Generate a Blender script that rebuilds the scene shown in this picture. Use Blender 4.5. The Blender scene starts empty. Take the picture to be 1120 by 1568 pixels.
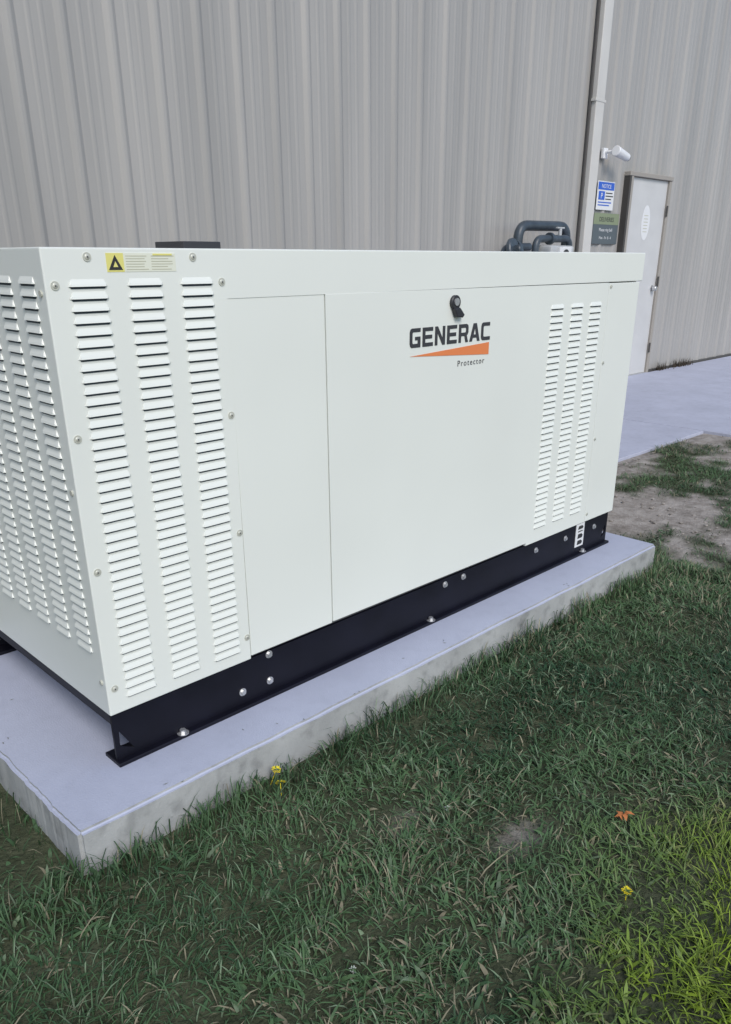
import bpy, bmesh, math, random
import numpy as np
from mathutils import Vector, Matrix
random.seed(3); rng=np.random.default_rng(7)
sc=bpy.context.scene
GZ=-0.13
# ---------------------------------------------------------------- helpers
def new_mat(name,col,rough=0.5,metal=0.0,spec=0.5,noise=None,bump=None,coat=0.0):
    m=bpy.data.materials.new(name); m.use_nodes=True
    nt=m.node_tree; b=nt.nodes["Principled BSDF"]
    b.inputs["Base Color"].default_value=(*col,1); b.inputs["Roughness"].default_value=rough
    b.inputs["Metallic"].default_value=metal
    b.inputs["Specular IOR Level"].default_value=spec
    b.inputs["Coat Weight"].default_value=coat
    tc=nt.nodes.new("ShaderNodeTexCoord")
    if noise:
        sc_,amt,det=noise
        n=nt.nodes.new("ShaderNodeTexNoise"); n.inputs["Scale"].default_value=sc_; n.inputs["Detail"].default_value=det
        nt.links.new(tc.outputs["Object"],n.inputs["Vector"])
        r=nt.nodes.new("ShaderNodeMapRange"); r.inputs[1].default_value=0.3; r.inputs[2].default_value=0.7
        r.inputs[3].default_value=1-amt; r.inputs[4].default_value=1+amt
        nt.links.new(n.outputs["Fac"],r.inputs[0])
        mx=nt.nodes.new("ShaderNodeVectorMath"); mx.operation='SCALE'
        mx.inputs[0].default_value=col
        nt.links.new(r.outputs[0],mx.inputs["Scale"]); nt.links.new(mx.outputs[0],b.inputs["Base Color"])
    return m
def empty(name,loc=(0,0,0)):
    e=bpy.data.objects.new(name,None); e.location=loc; e.empty_display_size=0.2
    bpy.context.collection.objects.link(e); return e
def addobj(name,me,mat=None,parent=None):
    o=bpy.data.objects.new(name,me); bpy.context.collection.objects.link(o)
    if mat and not me.materials: me.materials.append(mat)
    if parent: o.parent=parent
    return o
def bm_obj(name,bm,mat,parent=None,bevel=0,seg=2,smooth=False):
    if bevel>0:
        bmesh.ops.bevel(bm,geom=[e for e in bm.edges],offset=bevel,segments=seg,affect='EDGES',profile=0.6)
    bmesh.ops.recalc_face_normals(bm,faces=bm.faces)
    me=bpy.data.meshes.new(name); bm.to_mesh(me); bm.free()
    if smooth:
        for p in me.polygons: p.use_smooth=True
    return addobj(name,me,mat,parent)
def bm_box(bm,x0,x1,y0,y1,z0,z1):
    v=[bm.verts.new(p) for p in [(x0,y0,z0),(x1,y0,z0),(x1,y1,z0),(x0,y1,z0),(x0,y0,z1),(x1,y0,z1),(x1,y1,z1),(x0,y1,z1)]]
    for f in [(0,1,5,4),(1,2,6,5),(2,3,7,6),(3,0,4,7),(4,5,6,7),(3,2,1,0)]: bm.faces.new([v[i] for i in f])
def box(name,x0,x1,y0,y1,z0,z1,mat,parent=None,bevel=0,seg=2):
    bm=bmesh.new(); bm_box(bm,x0,x1,y0,y1,z0,z1)
    return bm_obj(name,bm,mat,parent,bevel,seg)
def prism_xz(name,pts,y0,y1,mat,parent=None,bevel=0,seg=2):
    bm=bmesh.new()
    a=[bm.verts.new((p[0],y0,p[1])) for p in pts]; b=[bm.verts.new((p[0],y1,p[1])) for p in pts]
    bm.faces.new(a); bm.faces.new(b[::-1]); n=len(pts)
    for i in range(n): bm.faces.new([a[i],b[i],b[(i+1)%n],a[(i+1)%n]])
    return bm_obj(name,bm,mat,parent,bevel,seg)
def cyl(name,p,axis,r,h,mat,parent=None,seg=16,r2=None,bevel=0):
    bm=bmesh.new(); bmesh.ops.create_cone(bm,cap_ends=True,segments=seg,radius1=r,radius2=r if r2 is None else r2,depth=h)
    q=Vector((0,0,1)).rotation_difference(Vector(axis).normalized()).to_matrix().to_4x4()
    bmesh.ops.transform(bm,matrix=Matrix.Translation(Vector(p))@q,verts=bm.verts)
    return bm_obj(name,bm,mat,parent,bevel,1)
def tube(name,pts,r,mat,parent=None,bend=0.09):
    P=[Vector(p) for p in pts]; path=[P[0]]
    for i in range(1,len(P)-1):
        a=(P[i-1]-P[i]).normalized(); b=(P[i+1]-P[i]).normalized()
        s=P[i]+a*bend; e=P[i]+b*bend
        for k in range(7):
            t=k/6; path.append((1-t)**2*s+2*t*(1-t)*P[i]+t*t*e)
    path.append(P[-1])
    cu=bpy.data.curves.new(name,'CURVE'); cu.dimensions='3D'; cu.bevel_depth=r; cu.bevel_resolution=4; cu.use_fill_caps=True
    sp=cu.splines.new('POLY'); sp.points.add(len(path)-1)
    for i,p in enumerate(path): sp.points[i].co=(*p,1)
    cu.materials.append(mat)
    o=bpy.data.objects.new(name,cu); bpy.context.collection.objects.link(o); o.parent=parent
    return o
def shape2d(name,loops,mat,parent,y,ext=0.0006):
    cu=bpy.data.curves.new(name,'CURVE'); cu.dimensions='2D'; cu.fill_mode='BOTH'; cu.extrude=ext
    for lp in loops:
        sp=cu.splines.new('POLY'); sp.points.add(len(lp)-1)
        for i,p in enumerate(lp): sp.points[i].co=(p[0],p[1],0,1)
        sp.use_cyclic_u=True
    cu.materials.append(mat)
    o=bpy.data.objects.new(name,cu); bpy.context.collection.objects.link(o)
    o.rotation_euler=(math.radians(90),0,0); o.location=(0,y,0); o.parent=parent
    return o
def text(name,s,x,z,y,size,mat,parent,sx=1,off=0,spacing=1.0,align='LEFT'):
    c=bpy.data.curves.new(name,'FONT'); c.body=s; c.size=size; c.extrude=0.0003; c.offset=off; c.space_character=spacing; c.align_x=align
    c.materials.append(mat)
    o=bpy.data.objects.new(name,c); bpy.context.collection.objects.link(o)
    o.rotation_euler=(math.radians(90),0,0); o.location=(x,y,z); o.scale=(sx,1,1); o.parent=parent
    return o
_perm=rng.random((256,256))
def vnoise(x,y,s):
    x=np.asarray(x)*s+100.3; y=np.asarray(y)*s+57.7
    xi=np.floor(x).astype(int); yi=np.floor(y).astype(int); fx=x-xi; fy=y-yi
    fx=fx*fx*(3-2*fx); fy=fy*fy*(3-2*fy)
    g=lambda a,b:_perm[a%256,b%256]
    return (g(xi,yi)*(1-fx)+g(xi+1,yi)*fx)*(1-fy)+(g(xi,yi+1)*(1-fx)+g(xi+1,yi+1)*fx)*fy
def fbm(x,y,s,o=4):
    v=0;a=.5;t=0
    for i in range(o): v=v+a*vnoise(x,y,s*2**i); t+=a; a*=.5
    return v/t
def sstep(a,b,v):
    t=np.clip((v-a)/(b-a),0,1); return t*t*(3-2*t)
# ---------------------------------------------------------------- materials
white=new_mat("cream_white_paint",(0.80,0.82,0.76),0.35,noise=(1.6,0.025,2))
seamdk=new_mat("seam_dark",(0.10,0.10,0.10),0.7)
slot=new_mat("louvre_slot_dark",(0.045,0.06,0.075),0.8)
black=new_mat("black_steel",(0.006,0.006,0.012),0.45,spec=.3,noise=(6,0.35,3))
steel=new_mat("zinc_bolt",(0.6,0.6,0.6),0.35,metal=0.7)
screwm=new_mat("screw_paint",(0.58,0.58,0.50),0.4,metal=0.2)
darkplastic=new_mat("dark_plastic",(0.03,0.03,0.035),0.4)
logo_grey=new_mat("logo_grey",(0.045,0.045,0.05),0.5)
logo_orange=new_mat("logo_orange",(0.80,0.24,0.08),0.5)
yellow=new_mat("label_yellow",(0.78,0.72,0.22),0.45)
paleyel=new_mat("label_cream",(0.78,0.79,0.66),0.45)
labwhite=new_mat("label_white",(0.75,0.75,0.74),0.4)
labink=new_mat("label_ink",(0.03,0.03,0.03),0.5)
labgrey=new_mat("label_print_grey",(0.50,0.49,0.36),0.5)
pipegrey=new_mat("pipe_grey",(0.05,0.065,0.08),0.4,noise=(14,0.25,3))
metergrey=new_mat("meter_grey",(0.45,0.46,0.46),0.4,noise=(10,0.15,3))
# ---------------------------------------------------------------- generator
gen=empty("standby_generator")
FX=2.59; DEP=0.96; TOP=1.292
prism_xz("housing_shell",[(0,.156),(.4575,.156),(.4575,1.1805),(2.612,1.1805),(2.612,TOP),(0,TOP)],0,DEP,white,gen,0.004,3)
box("housing_core",.459,2.58,.012,DEP-.01,.158,1.179,seamdk,gen)
prism_xz("door_narrow",[(.4595,.166),(.7864,.166),(.7864,1.1780),(.4595,1.1780)],.0015,.0115,white,gen,0.0012,2)
prism_xz("door_main",[(.7894,.170),(1.873,.170),(1.873,.157),(2.3354,.157),(2.3354,1.1780),(.7894,1.1780)],-.0005,.0112,white,gen,0.0012,2)
box("end_panel",2.3384,FX,.0005,DEP-.002,.156,1.1765,white,gen,0.0025,2)
def louvres(name,face,cols,z0,z1,pitch,out=0.0062):
    bm=bmesh.new(); bs=bmesh.new()
    n=int(round((z1-z0)/pitch))+1
    def P(a,o,z): return (a,-o,z) if face=='F' else (-o,a,z)
    base=0.0006
    for (a0,a1) in cols:
        for i in range(n):
            z=z0+i*pitch
            ins=.008; h=.0150
            t0=bm.verts.new(P(a0+ins,base,z+h)); t1=bm.verts.new(P(a1-ins,base,z+h))
            m0=bm.verts.new(P(a0+.005,out*.75,z+.0052)); m1=bm.verts.new(P(a1-.005,out*.75,z+.0052))
            b0=bm.verts.new(P(a0+.006,out,z)); b1=bm.verts.new(P(a1-.006,out,z))
            w0=bm.verts.new(P(a0,base,z)); w1=bm.verts.new(P(a1,base,z))
            for f in [(t0,t1,m1,m0),(m0,m1,b1,b0),(t0,m0,w0),(m0,b0,w0),(t1,w1,m1),(m1,w1,b1)]: bm.faces.new(f)
            s=[bs.verts.new(P(a,b,c)) for a,b,c in [(a0+.002,base,z+.002),(a1-.002,base,z+.002),(a1-.007,base,z-.0050),(a0+.007,base,z-.0050)]]
            bs.faces.new(s)
    o=bm_obj(name,bm,white,gen)
    bm_obj(name+"_slots",bs,slot,gen)
    return o
louvres("louvres_front_intake",'F',[(.050,.142),(.190,.282),(.328,.422)],.197,1.211,.0254)
louvres("louvres_door",'F',[(1.922,2.012),(2.062,2.152),(2.200,2.290)],.222,1.091,.0249,.0062)
louvres("louvres_end",'L',[(.045+.125*k,.127+.125*k) for k in range(7)],.330,1.211,.0254)
def screw(x,z,y=-.0008,r=.0068):
    bm=bmesh.new()
    bmesh.ops.create_uvsphere(bm,u_segments=14,v_segments=8,radius=r)
    bmesh.ops.transform(bm,matrix=Matrix.Translation((x,y,z))@Matrix.Diagonal((1,.45,1,1)),verts=bm.verts)
    bm_obj("screw",bm,screwm,gen,smooth=True)
    cyl("screw_washer",(x,y-.0002,z),(0,1,0),r*1.4,.0018,screwm,gen,18)
    cyl("screw_recess",(x,y-.0032,z),(0,1,0),r*.3,.0012,seamdk,gen,6)
for z in (1.216,.887,.559,.232):
    screw(.022,z); screw(.447,z)
for x in (.102,.369): screw(x,1.273)
for z in (1.163,.86,.535,.19): screw(2.352,z,r=.005)
for z in (1.2,.76,.25):
    for y in (.022,.9):
        cyl("end_screw",(-.002,y,z),(1,0,0),.007,.004,screwm,gen,12)
cyl("latch_bezel",(1.350,-.006,1.137),(0,1,0),.023,.012,darkplastic,gen,28,bevel=.002)
cyl("latch_core",(1.350,-.0135,1.139),(0,1,0),.012,.004,steel,gen,20)
prism_xz("latch_handle",[(1.335,1.118),(1.361,1.122),(1.386,1.098),(1.377,1.089),(1.350,1.092)],-.020,-.002,darkplastic,gen,.003,2)
L={}
L['G']=[[(1,1),(.2,1),(.06,.94),(0,.8),(0,.2),(.06,.06),(.2,0),(1,0),(1,.56),(.5,.56),(.5,.38),(.74,.38),(.74,.2),(.3,.2),(.25,.26),(.25,.74),(.3,.8),(1,.8)]]
L['C']=[[(.95,1),(.2,1),(.06,.94),(0,.8),(0,.2),(.06,.06),(.2,0),(1,0),(1,.2),(.3,.2),(.25,.26),(.25,.74),(.3,.8),(.95,.8)]]
L['E']=[[(0,0),(0,1),(1,1),(1,.8),(.26,.8),(.26,.6),(.92,.6),(.92,.4),(.26,.4),(.26,.2),(1,.2),(1,0)]]
L['N']=[[(0,0),(0,1),(.27,1),(.75,.36),(.75,1),(1,1),(1,0),(.74,0),(.25,.64),(.25,0)]]
L['R']=[[(0,0),(0,1),(.82,1),(.95,.94),(1,.82),(1,.54),(.93,.42),(.85,.37),(1,0),(.73,0),(.59,.35),(.25,.35),(.25,0)],[(.25,.54),(.25,.8),(.7,.8),(.75,.75),(.75,.6),(.7,.54)]]
L['A']=[[(-.06,0),(.34,1),(.68,1),(1.06,0),(.78,0),(.70,.2),(.31,.2),(.23,0)],[(.39,.38),(.62,.38),(.51,.74)]]
x=1.138; w=.0505; h=.0590; gap=.0100
for ch in "GENERAC":
    shape2d("logo_letter_"+ch.lower(),[[(x+p[0]*w,1.0075+p[1]*h) for p in lp] for lp in L[ch]],logo_grey,gen,-.0014)
    x+=w+gap
shape2d("logo_swoosh",[[(1.140,.9815),(1.548,.9995),(1.548,.9585)]],logo_orange,gen,-.0014)
text("model_lettering","Protector",1.378,.9305,-.0014,.028,logo_grey,gen,sx=1.02,spacing=1.30)
box("warning_label_triangle_field",.146,.188,-.0009,.0,1.242,1.281,yellow,gen)
shape2d("warning_triangle",[[(.150,1.246),(.184,1.246),(.167,1.277)]],labink,gen,-.0012,.0003)
shape2d("warning_triangle_inner",[[(.161,1.252),(.173,1.252),(.167,1.264)]],yellow,gen,-.0017,.0002)
box("warning_label_text_field",.1895,.321,-.0009,.0,1.242,1.281,paleyel,gen)
bm=bmesh.new()
for (xa,xb) in ((.193,.250),(.257,.317)):
    for k in range(6):
        z=1.275-k*.0056
        xe=xb-random.random()*.018
        bm_box(bm,xa,xe,-.0013,-.0009,z-.0008,z+.0008)
bm_obj("warning_label_print",bm,labgrey,gen)
box("warning_label_header",.262,.312,-.0017,-.0009,1.2765,1.2802,yellow,gen)
def rail(name,yw,yf0,yf1,hole):
    outer=[(.004,.012),(2.565,.012),(2.565,.1535),(.004,.1535)]
    loops=[outer]
    if hole: loops+= [[(.018,.052),(.058,.030),(.020,.098)],[(2.552,.052),(2.515,.030),(2.55,.098)]]
    shape2d(name,loops,black,gen,yw,.004)
    box(name+"_bottom_flange",.0,2.568,yf0,yf1,0.0,.0115,black,gen,.0015,1)
    box(name+"_top_flange",.004,2.565,yw+.006 if yw<.5 else yw-.06,yw+.06 if yw<.5 else yw-.006,.145,.1552,black,gen)
rail("base_rail_front",.012,-.012,.07,True)
rail("base_rail_rear",DEP-.02,DEP-.08,DEP+.01,True)
box("base_cross_member",.008,.05,.02,DEP-.03,.118,.1545,black,gen)
for xx in (.55,1.3,2.1,2.5): box("base_cross_member",xx,xx+.05,.02,DEP-.03,.012,.1545,black,gen)
def bolt(x,z,y=.0078,r=.010):
    cyl("bolt_washer",(x,y-.001,z),(0,1,0),r*1.25,.002,steel,gen,20)
    cyl("bolt_head",(x,y-.005,z),(0,1,0),r*.8,.007,steel,gen,6)
for p in [(.422,.053),(.526,.052),(.528,.143),(1.365,.130),(1.474,.131),(1.967,.112),(2.198,.109),(2.443,.108)]: bolt(*p)
for x in (.204,1.28,2.347):
    cyl("anchor_washer",(x,.0,.0125),(0,0,1),.017,.002,steel,gen,20)
    cyl("anchor_bolt",(x,.0,.018),(0,0,1),.009,.012,steel,gen,6)
box("rail_tag",2.283,2.352,.0045,.0078,.042,.152,labwhite,gen,.0005,1)
for k,(a,b) in enumerate(((.052,.072),(.082,.103),(.113,.118),(.126,.142))):
    prism_xz("rail_tag_print",[(2.298,a),(2.336,a),(2.342,(a+b)/2),(2.330,b),(2.302,b)],.0036,.0046,labink,gen)
bm=bmesh.new(); bm_box(bm,.625,.757,.44,.60,TOP+.002,TOP+.025)
bm_obj("exhaust_outlet",bm,darkplastic,gen,.003,2)
cyl("exhaust_collar",(.69,.52,TOP+.002),(0,0,1),.08,.004,steel,gen,28)
# ---------------------------------------------------------------- concrete
def concrete(name,col,amt=.12,rough=.85,stain=0):
    m=new_mat(name,col,rough,spec=.3)
    nt=m.node_tree; b=nt.nodes["Principled BSDF"]; tc=nt.nodes["Texture Coordinate"]
    n1=nt.nodes.new("ShaderNodeTexNoise"); n1.inputs["Scale"].default_value=3.0; n1.inputs["Detail"].default_value=8; n1.inputs["Roughness"].default_value=.72
    n3=nt.nodes.new("ShaderNodeTexNoise"); n3.inputs["Scale"].default_value=200; n3.inputs["Detail"].default_value=2
    for n in (n1,n3): nt.links.new(tc.outputs["Object"],n.inputs["Vector"])
    r=nt.nodes.new("ShaderNodeMapRange"); r.inputs[1].default_value=.3; r.inputs[2].default_value=.7; r.inputs[3].default_value=1-amt; r.inputs[4].default_value=1+amt
    nt.links.new(n1.outputs["Fac"],r.inputs[0])
    sc_out=r.outputs[0]
    if stain:
        n4=nt.nodes.new("ShaderNodeTexNoise"); n4.inputs["Scale"].default_value=18; n4.inputs["Detail"].default_value=6; nt.links.new(tc.outputs["Object"],n4.inputs["Vector"])
        r4=nt.nodes.new("ShaderNodeMapRange"); r4.inputs[1].default_value=.52; r4.inputs[2].default_value=.68; r4.inputs[3].default_value=1; r4.inputs[4].default_value=1-stain
        nt.links.new(n4.outputs["Fac"],r4.inputs[0])
        mm=nt.nodes.new("ShaderNodeMath"); mm.operation='MULTIPLY'; nt.links.new(sc_out,mm.inputs[0]); nt.links.new(r4.outputs[0],mm.inputs[1]); sc_out=mm.outputs[0]
    v=nt.nodes.new("ShaderNodeVectorMath"); v.operation='SCALE'; v.inputs[0].default_value=col; nt.links.new(sc_out,v.inputs["Scale"])
    nt.links.new(v.outputs[0],b.inputs["Base Color"])
    bp=nt.nodes.new("ShaderNodeBump"); bp.inputs["Strength"].default_value=.3; bp.inputs["Distance"].default_value=.004
    nt.links.new(n3.outputs["Fac"],bp.inputs["Height"]); nt.links.new(bp.outputs[0],b.inputs["Normal"])
    return m
padtop=concrete("pad_concrete_sky_tint",(.445,.47,.57),.06,stain=.04)  # blue of the reflected sky is put into the pad's top colour
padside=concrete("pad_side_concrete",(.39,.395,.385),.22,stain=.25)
walkm=concrete("walk_concrete",(.45,.465,.55),.10,stain=.06)
bm=bmesh.new(); bm_box(bm,-.205,2.715,-.188,1.15,GZ-.10,0)
bmesh.ops.bevel(bm,geom=[e for e in bm.edges if all(v.co.z>-.01 for v in e.verts) or abs(e.verts[0].co.z-e.verts[1].co.z)>.05],offset=.010,segments=3,affect='EDGES')
long=[e for e in bm.edges if e.calc_length()>.5]
bmesh.ops.subdivide_edges(bm,edges=long,cuts=120)
pad=bm_obj("concrete_pad",bm,padtop)
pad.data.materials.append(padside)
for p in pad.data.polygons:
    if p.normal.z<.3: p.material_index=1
for v in pad.data.vertices:
    c=v.co
    d=(vnoise(c.x+c.y*3,c.y,7)-.5)*.006+(vnoise(c.x+c.y*3,c.y,21)-.5)*.003
    if c.z>-.012 :
        if c.y<-.17: c.y+=d
        if c.x<-.19: c.x+=d
box("walkway",3.0,6.094,1.06,3.24,GZ-.08,GZ+.012,walkm,None,.006,2)
box("walkway",6.102,16,-5,3.24,GZ-.08,GZ+.014,walkm,None,.006,2)
# ---------------------------------------------------------------- ground
def dirtmask(x,y):
    n=fbm(x,y,2.2,4); n2=fbm(x+9,y-4,7,3)
    a=sstep(2.9,3.6,x)*sstep(-1.0,.50,y)*(1-sstep(1.1,1.3,y))
    a2=np.exp(-(((x-3.2)/.55)**2+((y-.32)/.42)**2))*1.2
    m=np.clip(a*.80+a2,0,1.15)+(n-.5)*2.2+(n2-.5)*1.1
    m=sstep(.35,.95,m)*(np.maximum(a,a2)>.04)
    for (cx,cy,rx,ry) in ((.66,-.85,.075,.04),(.50,-.60,.07,.03),(3.0,-.2,.16,.05),(3.9,-.55,.3,.06)):
        m=np.maximum(m,np.exp(-(((x-cx)/rx)**2+((y-cy)/ry)**2)*1.0)*(.85 if cx!=.5 else .45))
    back=(y>1.2)&(x<4); m=np.where(back,np.maximum(m,.5*sstep(.4,.6,n)),m)
    return m
xs=np.concatenate([[-300,-120,-50,-20,-8],np.arange(-4,8.01,.04),[12,20,50,120,300]])
ys=np.concatenate([[-300,-120,-50,-20,-8],np.arange(-4,4.01,.04),[8,20,50,120,300]])
XX,YY=np.meshgrid(xs,ys,indexing='ij'); nx,ny=XX.shape
near=((abs(XX)<9)&(abs(YY)<9))
ZZ=GZ+(fbm(XX,YY,1.5,3)-.5)*.016*near
ZZ=ZZ+(fbm(XX,YY,9,2)-.5)*.012*near*(XX>2.75)
ZZ=np.where((XX>2.9)&(YY>.99),GZ-.012,ZZ); ZZ=np.where((XX>6.0),np.minimum(ZZ,GZ-.012),ZZ)
co=np.stack([XX,YY,ZZ],-1).reshape(-1,3)
me=bpy.data.meshes.new("ground")
i,j=np.meshgrid(np.arange(nx-1),np.arange(ny-1),indexing='ij'); a=(i*ny+j).ravel()
quads=np.stack([a,a+ny,a+ny+1,a+1],1)
def build(me,co,polys_list):
    me.vertices.add(len(co)); me.vertices.foreach_set("co",co.astype(np.float32).ravel())
    nl=sum(p.size for p in polys_list); npoly=sum(len(p) for p in polys_list)
    me.loops.add(nl); me.polygons.add(npoly)
    me.loops.foreach_set("vertex_index",np.concatenate([p.ravel() for p in polys_list]).astype(np.int32))
    tot=np.concatenate([np.full(len(p),p.shape[1]) for p in polys_list]); st=np.concatenate([[0],np.cumsum(tot)[:-1]])
    me.polygons.foreach_set("loop_start",st.astype(np.int32)); me.polygons.foreach_set("loop_total",tot.astype(np.int32))
    me.update(calc_edges=True)
build(me,co,[quads])
for p in me.polygons: p.use_smooth=True
dm=dirtmask(co[:,0],co[:,1])
att=me.attributes.new("dirt",'FLOAT','POINT'); att.data.foreach_set("value",dm.astype(np.float32))
gm=bpy.data.materials.new("soil_and_thatch"); gm.use_nodes=True; nt=gm.node_tree; b=nt.nodes["Principled BSDF"]; b.inputs["Roughness"].default_value=.95; b.inputs["Specular IOR Level"].default_value=.15
at=nt.nodes.new("ShaderNodeAttribute"); at.attribute_name="dirt"
tc=nt.nodes.new("ShaderNodeTexCoord")
n1=nt.nodes.new("ShaderNodeTexNoise"); n1.inputs["Scale"].default_value=11; n1.inputs["Detail"].default_value=10; n1.inputs["Roughness"].default_value=.72
n2=nt.nodes.new("ShaderNodeTexNoise"); n2.inputs["Scale"].default_value=90; n2.inputs["Detail"].default_value=4
nt.links.new(tc.outputs["Object"],n1.inputs["Vector"]); nt.links.new(tc.outputs["Object"],n2.inputs["Vector"])
c1=nt.nodes.new("ShaderNodeValToRGB"); c1.color_ramp.elements[0].color=(.032,.042,.022,1); c1.color_ramp.elements[1].color=(.10,.11,.065,1); c1.color_ramp.elements[0].position=.3;c1.color_ramp.elements[1].position=.7
c2=nt.nodes.new("ShaderNodeValToRGB"); c2.color_ramp.elements[0].color=(.20,.175,.15,1); c2.color_ramp.elements[1].color=(.47,.43,.39,1); c2.color_ramp.elements[0].position=.34;c2.color_ramp.elements[1].position=.66
nt.links.new(n1.outputs["Fac"],c1.inputs[0]); nt.links.new(n1.outputs["Fac"],c2.inputs[0])
mx=nt.nodes.new("ShaderNodeMix"); mx.data_type='RGBA'; nt.links.new(at.outputs["Fac"],mx.inputs[0]); nt.links.new(c1.outputs[0],mx.inputs[6]); nt.links.new(c2.outputs[0],mx.inputs[7])
nt.links.new(mx.outputs[2],b.inputs["Base Color"])
bp=nt.nodes.new("ShaderNodeBump"); bp.inputs["Strength"].default_value=.8; bp.inputs["Distance"].default_value=.012; nt.links.new(n2.outputs["Fac"],bp.inputs["Height"]); nt.links.new(bp.outputs[0],b.inputs["Normal"])
addobj("ground",me,gm)
# ---------------------------------------------------------------- grass (one mesh)
def scatter(x0,x1,y0,y1,dens):
    n=int((x1-x0)*(y1-y0)*dens); return rng.uniform(x0,x1,n),rng.uniform(y0,y1,n)
parts=[scatter(-1.5,2.9,-2.2,-.15,11000),scatter(-1.8,-.15,-.15,3.2,2500),scatter(2.6,6.15,-2.2,1.15,5500),scatter(-.2,3.0,1.1,3.25,500)]
px=np.concatenate([p[0] for p in parts]); py=np.concatenate([p[1] for p in parts])
inpad=(px>-.212)&(px<2.722)&(py>-.194)&(py<1.16)
slabs=((px>2.99)&(py>1.05))|(px>6.09)
keep=~inpad&~slabs
dmv=dirtmask(px,py); keep&=rng.random(len(px))>dmv*1.06
clump=fbm(px,py,9,3); keep&=rng.random(len(px))<(.35+1.15*clump)
px,py,dmv,clump=px[keep],py[keep],dmv[keep],clump[keep]; N=len(px)
broad=(rng.random(N)<.14)&(fbm(px+3,py+8,3,2)>.42)
h=rng.uniform(.013,.040,N)*(.5+.9*clump)*(1-.45*dmv); w_=rng.uniform(.0020,.0042,N)
edge=(py>-.27)&(py<-.18)&(px<2.75)|((px>-.29)&(px<-.2)&(py>-.27))|((px>2.7)&(px<2.8)&(py<1.1))
h=np.where(edge,h*(1.15+1.6*vnoise(px,py,14)),h)
h=np.where(broad,h*.65,h); w_=np.where(broad,rng.uniform(.006,.012,N),w_)
az=rng.uniform(0,2*np.pi,N); az=np.where(rng.random(N)<.3,fbm(px,py,3,2)*12+rng.normal(0,.7,N),az)
lean=rng.uniform(.3,2.1,N)*h; lean=np.where(broad,h*2.,lean); lean=np.where(edge,lean*.5,lean)
face=az+np.pi/2+rng.normal(0,.5,N)
dx,dy=np.cos(az),np.sin(az); wx,wy=np.cos(face)*w_/2,np.sin(face)*w_/2
gz=GZ+(fbm(px,py,1.5,3)-.5)*.016-.004
V=np.zeros((N,7,3))
def row(k,t,zt,ws):
    bx=px+dx*lean*t; by=py+dy*lean*t; bz=gz+h*zt
    V[:,k,0]=bx-wx*ws; V[:,k,1]=by-wy*ws; V[:,k,2]=bz
    V[:,k+1,0]=bx+wx*ws; V[:,k+1,1]=by+wy*ws; V[:,k+1,2]=bz
row(0,0,0,.8); row(2,.22,.5,1.0); row(4,.6,.86,.8)
V[:,6,0]=px+dx*lean; V[:,6,1]=py+dy*lean; V[:,6,2]=gz+h*rng.uniform(.8,1.05,N)
for k in range(7):
    ins=(V[:,k,0]>-.209)&(V[:,k,0]<2.719)&(V[:,k,1]>-.193)&(V[:,k,1]<1.15)
    front=ins&(py<-.19); V[front,k,1]=-.195
    left=ins&(px<-.207)&~front; V[left,k,0]=-.212
    rt=ins&(px>2.717); V[rt,k,0]=2.722
bi=np.arange(N)*7
q=np.concatenate([np.stack([bi,bi+1,bi+3,bi+2],1),np.stack([bi+2,bi+3,bi+5,bi+4],1)]); t=np.stack([bi+4,bi+5,bi+6],1)
gme=bpy.data.meshes.new("grass"); build(gme,V.reshape(-1,3),[q,t])
big=fbm(px,py,1.6,4); fine=rng.random(N)
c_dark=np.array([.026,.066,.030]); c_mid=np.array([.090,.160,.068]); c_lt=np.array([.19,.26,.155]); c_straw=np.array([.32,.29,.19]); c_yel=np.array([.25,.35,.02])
tt=np.clip(.55*fine+2.4*(big-.5)+.5*(clump-.5)+.26,0,1)[:,None]
col=c_dark*(1-tt)+c_mid*tt
hi=(rng.random(N)<.13)[:,None]; col=np.where(hi,c_lt*rng.uniform(.55,1.1,(N,1)),col)
st=(rng.random(N)<(.06+.14*(vnoise(px,py,2.5)>.62)+.3*dmv))[:,None]; col=np.where(st,c_straw*rng.uniform(.5,1,(N,1)),col)
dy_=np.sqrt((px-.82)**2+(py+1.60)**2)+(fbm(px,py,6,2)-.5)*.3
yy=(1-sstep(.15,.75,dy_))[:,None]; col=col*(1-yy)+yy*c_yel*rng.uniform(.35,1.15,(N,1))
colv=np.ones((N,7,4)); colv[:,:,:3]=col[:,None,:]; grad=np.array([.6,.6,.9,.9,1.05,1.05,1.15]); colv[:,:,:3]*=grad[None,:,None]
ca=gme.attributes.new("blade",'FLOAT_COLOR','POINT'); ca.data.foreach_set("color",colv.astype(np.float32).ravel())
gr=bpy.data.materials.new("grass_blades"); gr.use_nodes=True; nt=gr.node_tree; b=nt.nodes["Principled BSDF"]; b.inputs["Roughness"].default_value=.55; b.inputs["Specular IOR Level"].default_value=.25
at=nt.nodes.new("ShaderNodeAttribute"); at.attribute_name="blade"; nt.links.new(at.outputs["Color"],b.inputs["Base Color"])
addobj("grass",gme,gr)
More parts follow.
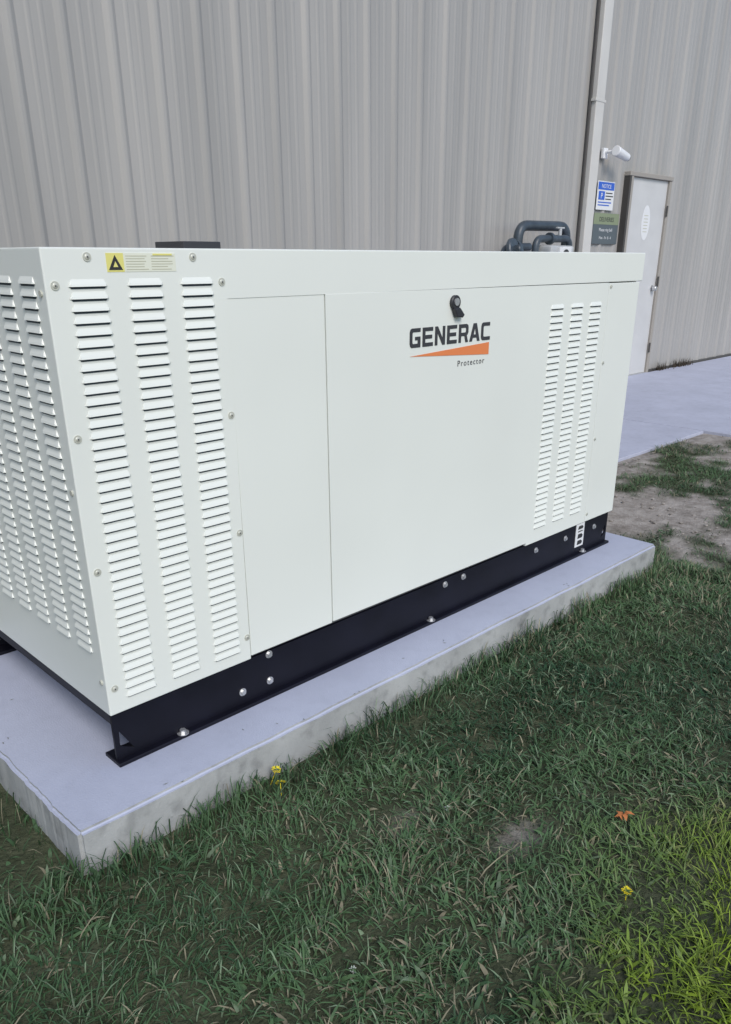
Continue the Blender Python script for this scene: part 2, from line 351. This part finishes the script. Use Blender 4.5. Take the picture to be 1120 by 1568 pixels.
# flowers, leaf, litter
flow=new_mat("dandelion_yellow",(.75,.62,.02),.6); stemm=new_mat("stem_green",(.08,.16,.04),.6); leafor=new_mat("dry_leaf_orange",(.50,.17,.05),.7); clov=new_mat("clover_white",(.5,.52,.45),.7)
def flower(name,x,y,hh,r,mat,n=26,flat=.5):
    bm=bmesh.new()
    bmesh.ops.create_cone(bm,cap_ends=True,segments=6,radius1=.0012,radius2=.0010,depth=hh,matrix=Matrix.Translation((0,0,hh/2)))
    ns=len(bm.faces)
    for k in range(n):
        a=k*2.399; rr=r*math.sqrt((k+.5)/n); z=hh+r*flat*(1-(rr/r)**2)+random.uniform(-.002,.002)
        rl=random.uniform(.35,.7)
        c=Vector((math.cos(a)*rr,math.sin(a)*rr,z)); o=Vector((math.cos(a),math.sin(a),.3))*r*rl; s=Vector((-math.sin(a),math.cos(a),0))*r*.25
        bm.faces.new([bm.verts.new(c-s),bm.verts.new(c+s),bm.verts.new(c+o+s*.5),bm.verts.new(c+o-s*.5)])
    me=bpy.data.meshes.new(name); bm.to_mesh(me)
    me.materials.append(stemm); me.materials.append(mat)
    for i_,p in enumerate(me.polygons): p.material_index=0 if i_<ns else 1
    bm.free(); o=addobj(name,me); o.location=(x,y,GZ); return o
f1=flower("dandelion",.343,-.215,.060,.010,flow,40); f1.rotation_euler=(.35,0,.5); f2=flower("dandelion",.335,-.275,.035,.011,flow,40); f2.rotation_euler=(-.3,.2,0); flower("dandelion",.66,-1.16,.030,.009,flow,40)
for (x,y) in ((.06,-.86),(.60,-.66)): flower("clover_flower",x,y,.022,.006,clov,18,.9)
bm=bmesh.new()
for k in range(5):
    a=k*1.3; c=Vector((math.cos(a)*.010,math.sin(a)*.010,.024+.004*k)); 
    pts=[c+Vector((math.cos(a+b_)*rr,math.sin(a+b_)*rr,.006*math.sin(b_*3))) for b_,rr in ((0,.018),(.7,.008),(1.6,.011),(2.6,.007),(3.6,.011),(4.8,.007))]
    bm.faces.new([bm.verts.new(p) for p in pts])
o=bm_obj("fallen_leaf",bm,leafor); o.location=(.90,-1.02,GZ)
bm=bmesh.new()
for k in range(16):
    lx,ly=(random.uniform(-.19,2.68),-.185+abs(random.gauss(0,.04))) if k<13 else (-.19+abs(random.gauss(0,.05)),random.uniform(-.17,.9))
    if ly>-.02 and lx>0: continue
    a=random.uniform(0,6.28); l=random.uniform(.003,.009); wd_=random.uniform(.001,.002)
    d=Vector((math.cos(a),math.sin(a),0))*l; s=Vector((-math.sin(a),math.cos(a),0))*wd_; c=Vector((lx,ly,.0022))
    bm.faces.new([bm.verts.new(c-d),bm.verts.new(c-s),bm.verts.new(c+d+Vector((0,0,.002))),bm.verts.new(c+s)])
bm_obj("grass_clippings",bm,new_mat("clippings",(.14,.15,.11),.8))
bm=bmesh.new()
for k in range(220):
    lx,ly=random.uniform(2.8,5.6),random.uniform(-.3,1.0)
    if dirtmask(np.array([lx]),np.array([ly]))[0]<.4: continue
    r_=random.uniform(.004,.012)
    bmesh.ops.create_icosphere(bm,subdivisions=1,radius=r_,matrix=Matrix.Translation((lx,ly,GZ+.004))@Matrix.Rotation(random.random()*3,4,'Z')@Matrix.Diagonal((1.3,1,.6,1)))
bm_obj("pebbles",bm,new_mat("pebble_stone",(.30,.27,.24),.9,noise=(5,.4,2)))
# ---------------------------------------------------------------- building
bld=empty("metal_building")
wallm=bpy.data.materials.new("ribbed_wall_paint"); wallm.use_nodes=True; nt=wallm.node_tree; b=nt.nodes["Principled BSDF"]; b.inputs["Roughness"].default_value=.42; b.inputs["Specular IOR Level"].default_value=.5
tc=nt.nodes.new("ShaderNodeTexCoord"); mp=nt.nodes.new("ShaderNodeMapping"); mp.inputs["Scale"].default_value=(3.2,1,.20); nt.links.new(tc.outputs["Object"],mp.inputs[0])
n=nt.nodes.new("ShaderNodeTexNoise"); n.inputs["Scale"].default_value=1.2; n.inputs["Detail"].default_value=5; nt.links.new(mp.outputs[0],n.inputs["Vector"])
cr=nt.nodes.new("ShaderNodeValToRGB"); cr.color_ramp.elements[0].position=.3; cr.color_ramp.elements[1].position=.7
cr.color_ramp.elements[0].color=(.325,.315,.298,1); cr.color_ramp.elements[1].color=(.415,.398,.372,1)
nt.links.new(n.outputs["Fac"],cr.inputs[0]); nt.links.new(cr.outputs[0],b.inputs["Base Color"])
WY=3.31; WX0,WX1=-12.0,20.0; H=6.2
prof=[(0,0),(.026,-.017),(.034,-.019),(.050,-.019),(.058,-.017),(.084,0),(.138,0),(.150,-.0032),(.162,-.0032),(.174,0),(.214,0),(.226,-.0032),(.238,-.0032),(.250,0)]
per=.305; pts=[]; x=WX0
while x<WX1:
    pts+=[(x+a,WY+b_) for a,b_ in prof]; x+=per
pts=[p for p in pts if p[0]<=WX1]
def wallstrip(name,pts,z0,z1):
    bm=bmesh.new(); lo=[bm.verts.new((p[0],p[1],z0)) for p in pts]; hi_=[bm.verts.new((p[0],p[1],z1)) for p in pts]
    for k in range(len(pts)-1): bm.faces.new([lo[k],lo[k+1],hi_[k+1],hi_[k]])
    me=bpy.data.meshes.new(name); bm.to_mesh(me); bm.free(); return addobj(name,me,wallm,bld)
DX0,DX1,DZ=8.27,9.30,2.14
iL=max(k for k,p in enumerate(pts) if p[0]<=DX0+.03); iR=min(k for k,p in enumerate(pts) if p[0]>=DX1-.03)
wallstrip("wall_ribbed",pts[:iL+1],GZ+.03,H)
wallstrip("wall_ribbed_right",pts[iR:],GZ+.03,H)
wallstrip("wall_ribbed_over_door",pts[iL:iR+1],DZ,H)
trim=new_mat("trim_light",(.60,.58,.54),.4,noise=(3,.05,3)); trimdk=new_mat("trim_dark",(.10,.095,.09),.5)
box("base_trim",WX0,DX0-.002,WY-.026,WY+.02,GZ+.0,GZ+.035,trimdk,bld); box("base_trim_right",DX1+.012,WX1,WY-.026,WY+.02,GZ,GZ+.035,trimdk,bld)
box("side_wall_left",WX0-.01,WX0,WY,WY+14,GZ,H,wallm,bld); box("side_wall_right",WX1,WX1+.01,WY,WY+14,GZ,H,wallm,bld); box("rear_wall",WX0,WX1,WY+14,WY+14.01,GZ,H,wallm,bld)
bm=bmesh.new(); r=[(WX0-.2,WY-.1,H),(WX1+.2,WY-.1,H),(WX1+.2,WY+7,H+1.2),(WX0-.2,WY+7,H+1.2),(WX1+.2,WY+14.3,H),(WX0-.2,WY+14.3,H)]
v=[bm.verts.new(p) for p in r]; bm.faces.new([v[0],v[1],v[2],v[3]]); bm.faces.new([v[3],v[2],v[4],v[5]]); bm_obj("roof",bm,trim,bld)
box("eave_gutter",WX0-.2,WX1+.2,WY-.17,WY-.04,H-.16,H-.02,trim,bld,.01)
box("downspout",7.385,7.545,WY-.092,WY-.028,GZ+.12,H-.1,trim,bld,.010,3)
box("downspout_painted_shadow",7.355,7.382,WY-.04,WY-.021,GZ+.05,H-.1,trimdk,bld)  # solid dark strip drawn for the shaded gap left of the downspout
for z in (.9,2.75,4.8): box("downspout_strap",7.365,7.565,WY-.096,WY-.021,z,z+.025,trim,bld,.002,1)
doorm=new_mat("door_paint",(.58,.575,.56),.4,noise=(4,.04,3))
framem=new_mat("door_frame_dark",(.06,.055,.05),.5); frame2=new_mat("door_frame_tan",(.34,.31,.27),.5)
box("door_jamb_left",DX0,DX0+.035,WY-.08,WY+.05,GZ,2.13,framem,bld,.004,1)
box("door_jamb_left_face",DX0+.036,DX0+.085,WY-.078,WY+.05,GZ,2.129,frame2,bld,.003,1)
box("door_jamb_right",DX1-.05,DX1+.01,WY-.07,WY+.05,GZ,2.13,frame2,bld,.004,1)
box("door_head",DX0-.005,DX1+.01,WY-.082,WY+.05,2.1305,2.175,frame2,bld,.004,1)
box("door_leaf",DX0+.088,DX1-.053,WY-.045,WY+.0,GZ+.02,2.127,doorm,bld,.003,1)
box("door_threshold",DX0+.0865,DX1-.0515,WY-.075,WY+.04,GZ+.0145,GZ+.019,steel,bld)
cyl("door_knob",(9.16,WY-.085,.92),(0,1,0),.03,.05,steel,bld,20,bevel=.006); cyl("door_knob_plate",(9.16,WY-.048,.92),(0,1,0),.04,.008,steel,bld,20)
for z in (.2,1.0,1.8): box("door_hinge",9.235,9.262,WY-.082,WY-.069,z-.06,z+.06,framem,bld,.003,1)
n_=[(8.80+.10*math.cos(a),1.66+.19*math.sin(a)) for a in np.linspace(0,2*math.pi,28,endpoint=False)]
nots=empty("door_notice"); shape2d("notice_face",[n_],labwhite,nots,WY-.0465,.0008)
for k in range(6): box("notice_line",8.75,8.85,WY-.0485,WY-.0476,1.56+k*.035,1.567+k*.035,labgrey,nots)
sl=empty("security_light"); wpl=new_mat("light_white",(.8,.8,.8),.35)
box("mount_plate",7.69,7.78,WY-.05,WY-.020,2.26,2.36,wpl,sl,.004,2)
tube("arm",[(7.735,WY-.04,2.32),(7.735,WY-.13,2.32),(7.80,WY-.17,2.32)],.016,wpl,sl,.03)
o=cyl("lamp_head",(0,0,0),(1,0,-.18),.052,.26,wpl,sl,24,r2=.040,bevel=.006); o.location=(7.84,WY-.18,2.30)
o=cyl("lamp_lens",(0,0,0),(1,0,-.18),.034,.012,darkplastic,sl,24); o.location=(7.972,WY-.18,2.275)
blue=new_mat("sign_blue",(.03,.12,.55),.4); slate=new_mat("sign_slate",(.10,.12,.13),.45); olive=new_mat("sign_olive",(.24,.28,.17),.5)
s1=empty("safety_sign"); yS=WY-.022
box("sign_panel",7.68,8.04,yS-.004,yS,1.765,2.05,labwhite,s1,.001,1)
box("sign_header",7.692,8.028,yS-.006,yS-.0042,1.965,2.04,blue,s1)
box("sign_symbol_field",7.71,7.84,yS-.006,yS-.0042,1.865,1.95,blue,s1)
text("sign_heading","NOTICE",7.86,1.982,yS-.0068,.055,labwhite,s1,align='CENTER')
text("sign_symbol","P",7.775,1.878,yS-.0068,.08,labwhite,s1,align='CENTER')
for k,wd_ in enumerate((.14,.16,.12)): box("sign_line",7.86,7.86+wd_,yS-.006,yS-.0042,1.93-k*.03,1.94-k*.03,labink,s1)
for k,wd_ in enumerate((.28,.24)): box("sign_line",7.71,7.71+wd_,yS-.006,yS-.0042,1.835-k*.028,1.846-k*.028,blue,s1)
s2=empty("information_sign")
box("sign_panel",7.66,8.20,yS-.004,yS,1.42,1.735,slate,s2,.001,1)
box("sign_header",7.66,8.20,yS-.006,yS-.0042,1.62,1.734,olive,s2)
text("sign_text","DELIVERIES",7.93,1.65,yS-.0068,.065,labink,s2,align='CENTER')
text("sign_text_2","Please ring bell",7.93,1.55,yS-.0068,.048,labwhite,s2,align='CENTER')
text("sign_text_3","Mon - Fri  8 - 4",7.93,1.47,yS-.0068,.042,labwhite,s2,align='CENTER')
# ---------------------------------------------------------------- gas meter
gmtr=empty("gas_meter"); gy=3.02
tube("outer_pipe",[(5.90,gy,GZ),(5.90,gy,1.555),(6.72,gy,1.565),(6.74,gy,GZ)],.046,pipegrey,gmtr,.13)
tube("inner_pipe",[(6.02,gy-.12,.9),(6.02,gy-.12,1.44),(6.60,gy-.12,1.45),(6.60,gy-.12,.9)],.034,pipegrey,gmtr,.09)
tube("service_pipe",[(5.62,gy-.05,GZ),(5.62,gy-.05,1.36),(5.95,gy-.1,1.37)],.035,pipegrey,gmtr,.08)
for p in ((5.90,1.30),(6.74,1.30)): cyl("pipe_union",(p[0],gy,p[1]),(0,0,1),.064,.07,pipegrey,gmtr,8,bevel=.006)
for p in (5.76,6.25): cyl("pipe_flange",(p,gy-.085 if p<6 else gy-.12,1.37 if p<6 else 1.445),(1,0,0),.055,.03,pipegrey,gmtr,18)
cyl("regulator_disc",(5.66,gy-.13,1.33),(.2,-1,.25),.115,.05,pipegrey,gmtr,28,bevel=.012); cyl("regulator_cap",(5.66,gy-.18,1.34),(.2,-1,.25),.045,.08,pipegrey,gmtr,20,bevel=.01)
box("meter_body",6.12,6.52,gy-.24,gy-.02,1.0,1.385,metergrey,gmtr,.035,3); box("meter_index",6.22,6.42,gy-.27,gy-.235,1.22,1.37,labwhite,gmtr,.01,2)
cyl("meter_dial",(6.32,gy-.272,1.30),(0,1,0),.05,.01,labink,gmtr,20)
cyl("valve_stem",(6.42,gy-.12,1.50),(0,0,1),.018,.09,metergrey,gmtr,12)
box("valve_handle",6.36,6.48,gy-.135,gy-.105,1.535,1.55,metergrey,gmtr,.004,1)
bm=bmesh.new()
for k in range(260):
    cx=random.choice([9.62,9.7,10.1,10.25,10.4])+random.gauss(0,.07); cy=WY-.08+random.gauss(0,.03); a=random.uniform(0,6.28); hh=random.uniform(.03,.12); l=hh*random.uniform(.2,1)
    s=Vector((math.cos(a+1.57),math.sin(a+1.57),0))*.005; bse=Vector((cx,cy,GZ+.014))
    bm.faces.new([bm.verts.new(bse-s),bm.verts.new(bse+s),bm.verts.new(bse+Vector((math.cos(a)*l,min(math.sin(a)*l,.03),hh)))])
bm_obj("dry_weeds",bm,new_mat("dry_weed",(.06,.045,.03),.8))
# ---------------------------------------------------------------- world / sun
az_=math.radians(203); el=math.radians(42)
w=bpy.data.worlds.new("World"); sc.world=w; w.use_nodes=True; nt=w.node_tree
sky=nt.nodes.new("ShaderNodeTexSky"); sky.sky_type='NISHITA'; sky.sun_disc=False; sky.sun_elevation=el; sky.sun_rotation=az_; sky.air_density=1.0; sky.dust_density=1.0; sky.ozone_density=2.0
nt.links.new(sky.outputs[0],nt.nodes["Background"].inputs[0]); nt.nodes["Background"].inputs[1].default_value=.15
sd=bpy.data.lights.new("sun",'SUN'); sd.energy=2.1; sd.angle=math.radians(26); sd.color=(1,.955,.90)
so=bpy.data.objects.new("sun",sd); bpy.context.collection.objects.link(so)
D=Vector((math.sin(az_)*math.cos(el),math.cos(az_)*math.cos(el),math.sin(el))); so.rotation_euler=D.to_track_quat('Z','Y').to_euler()
sc.view_settings.view_transform='Standard'; sc.view_settings.look='None'; sc.view_settings.exposure=0
# ---------------------------------------------------------------- camera
cd=bpy.data.cameras.new("camera"); cd.sensor_fit='HORIZONTAL'; cd.sensor_width=36; cd.lens=36*1202/1120; cd.shift_x=-.017; cd.shift_y=.1018; cd.clip_end=1000; cd.clip_start=.05
cam=bpy.data.objects.new("camera",cd); bpy.context.collection.objects.link(cam)
R=Vector((.7058,-.7087,0)).normalized(); F=Vector((.6536,.6508,-.3857)).normalized(); U=R.cross(F).normalized(); R=F.cross(U).normalized()
M=Matrix((( R.x,U.x,-F.x,-.76),(R.y,U.y,-F.y,-1.75),(R.z,U.z,-F.z,1.27),(0,0,0,1)))
cam.matrix_world=M; sc.camera=cam
print("blades",N)
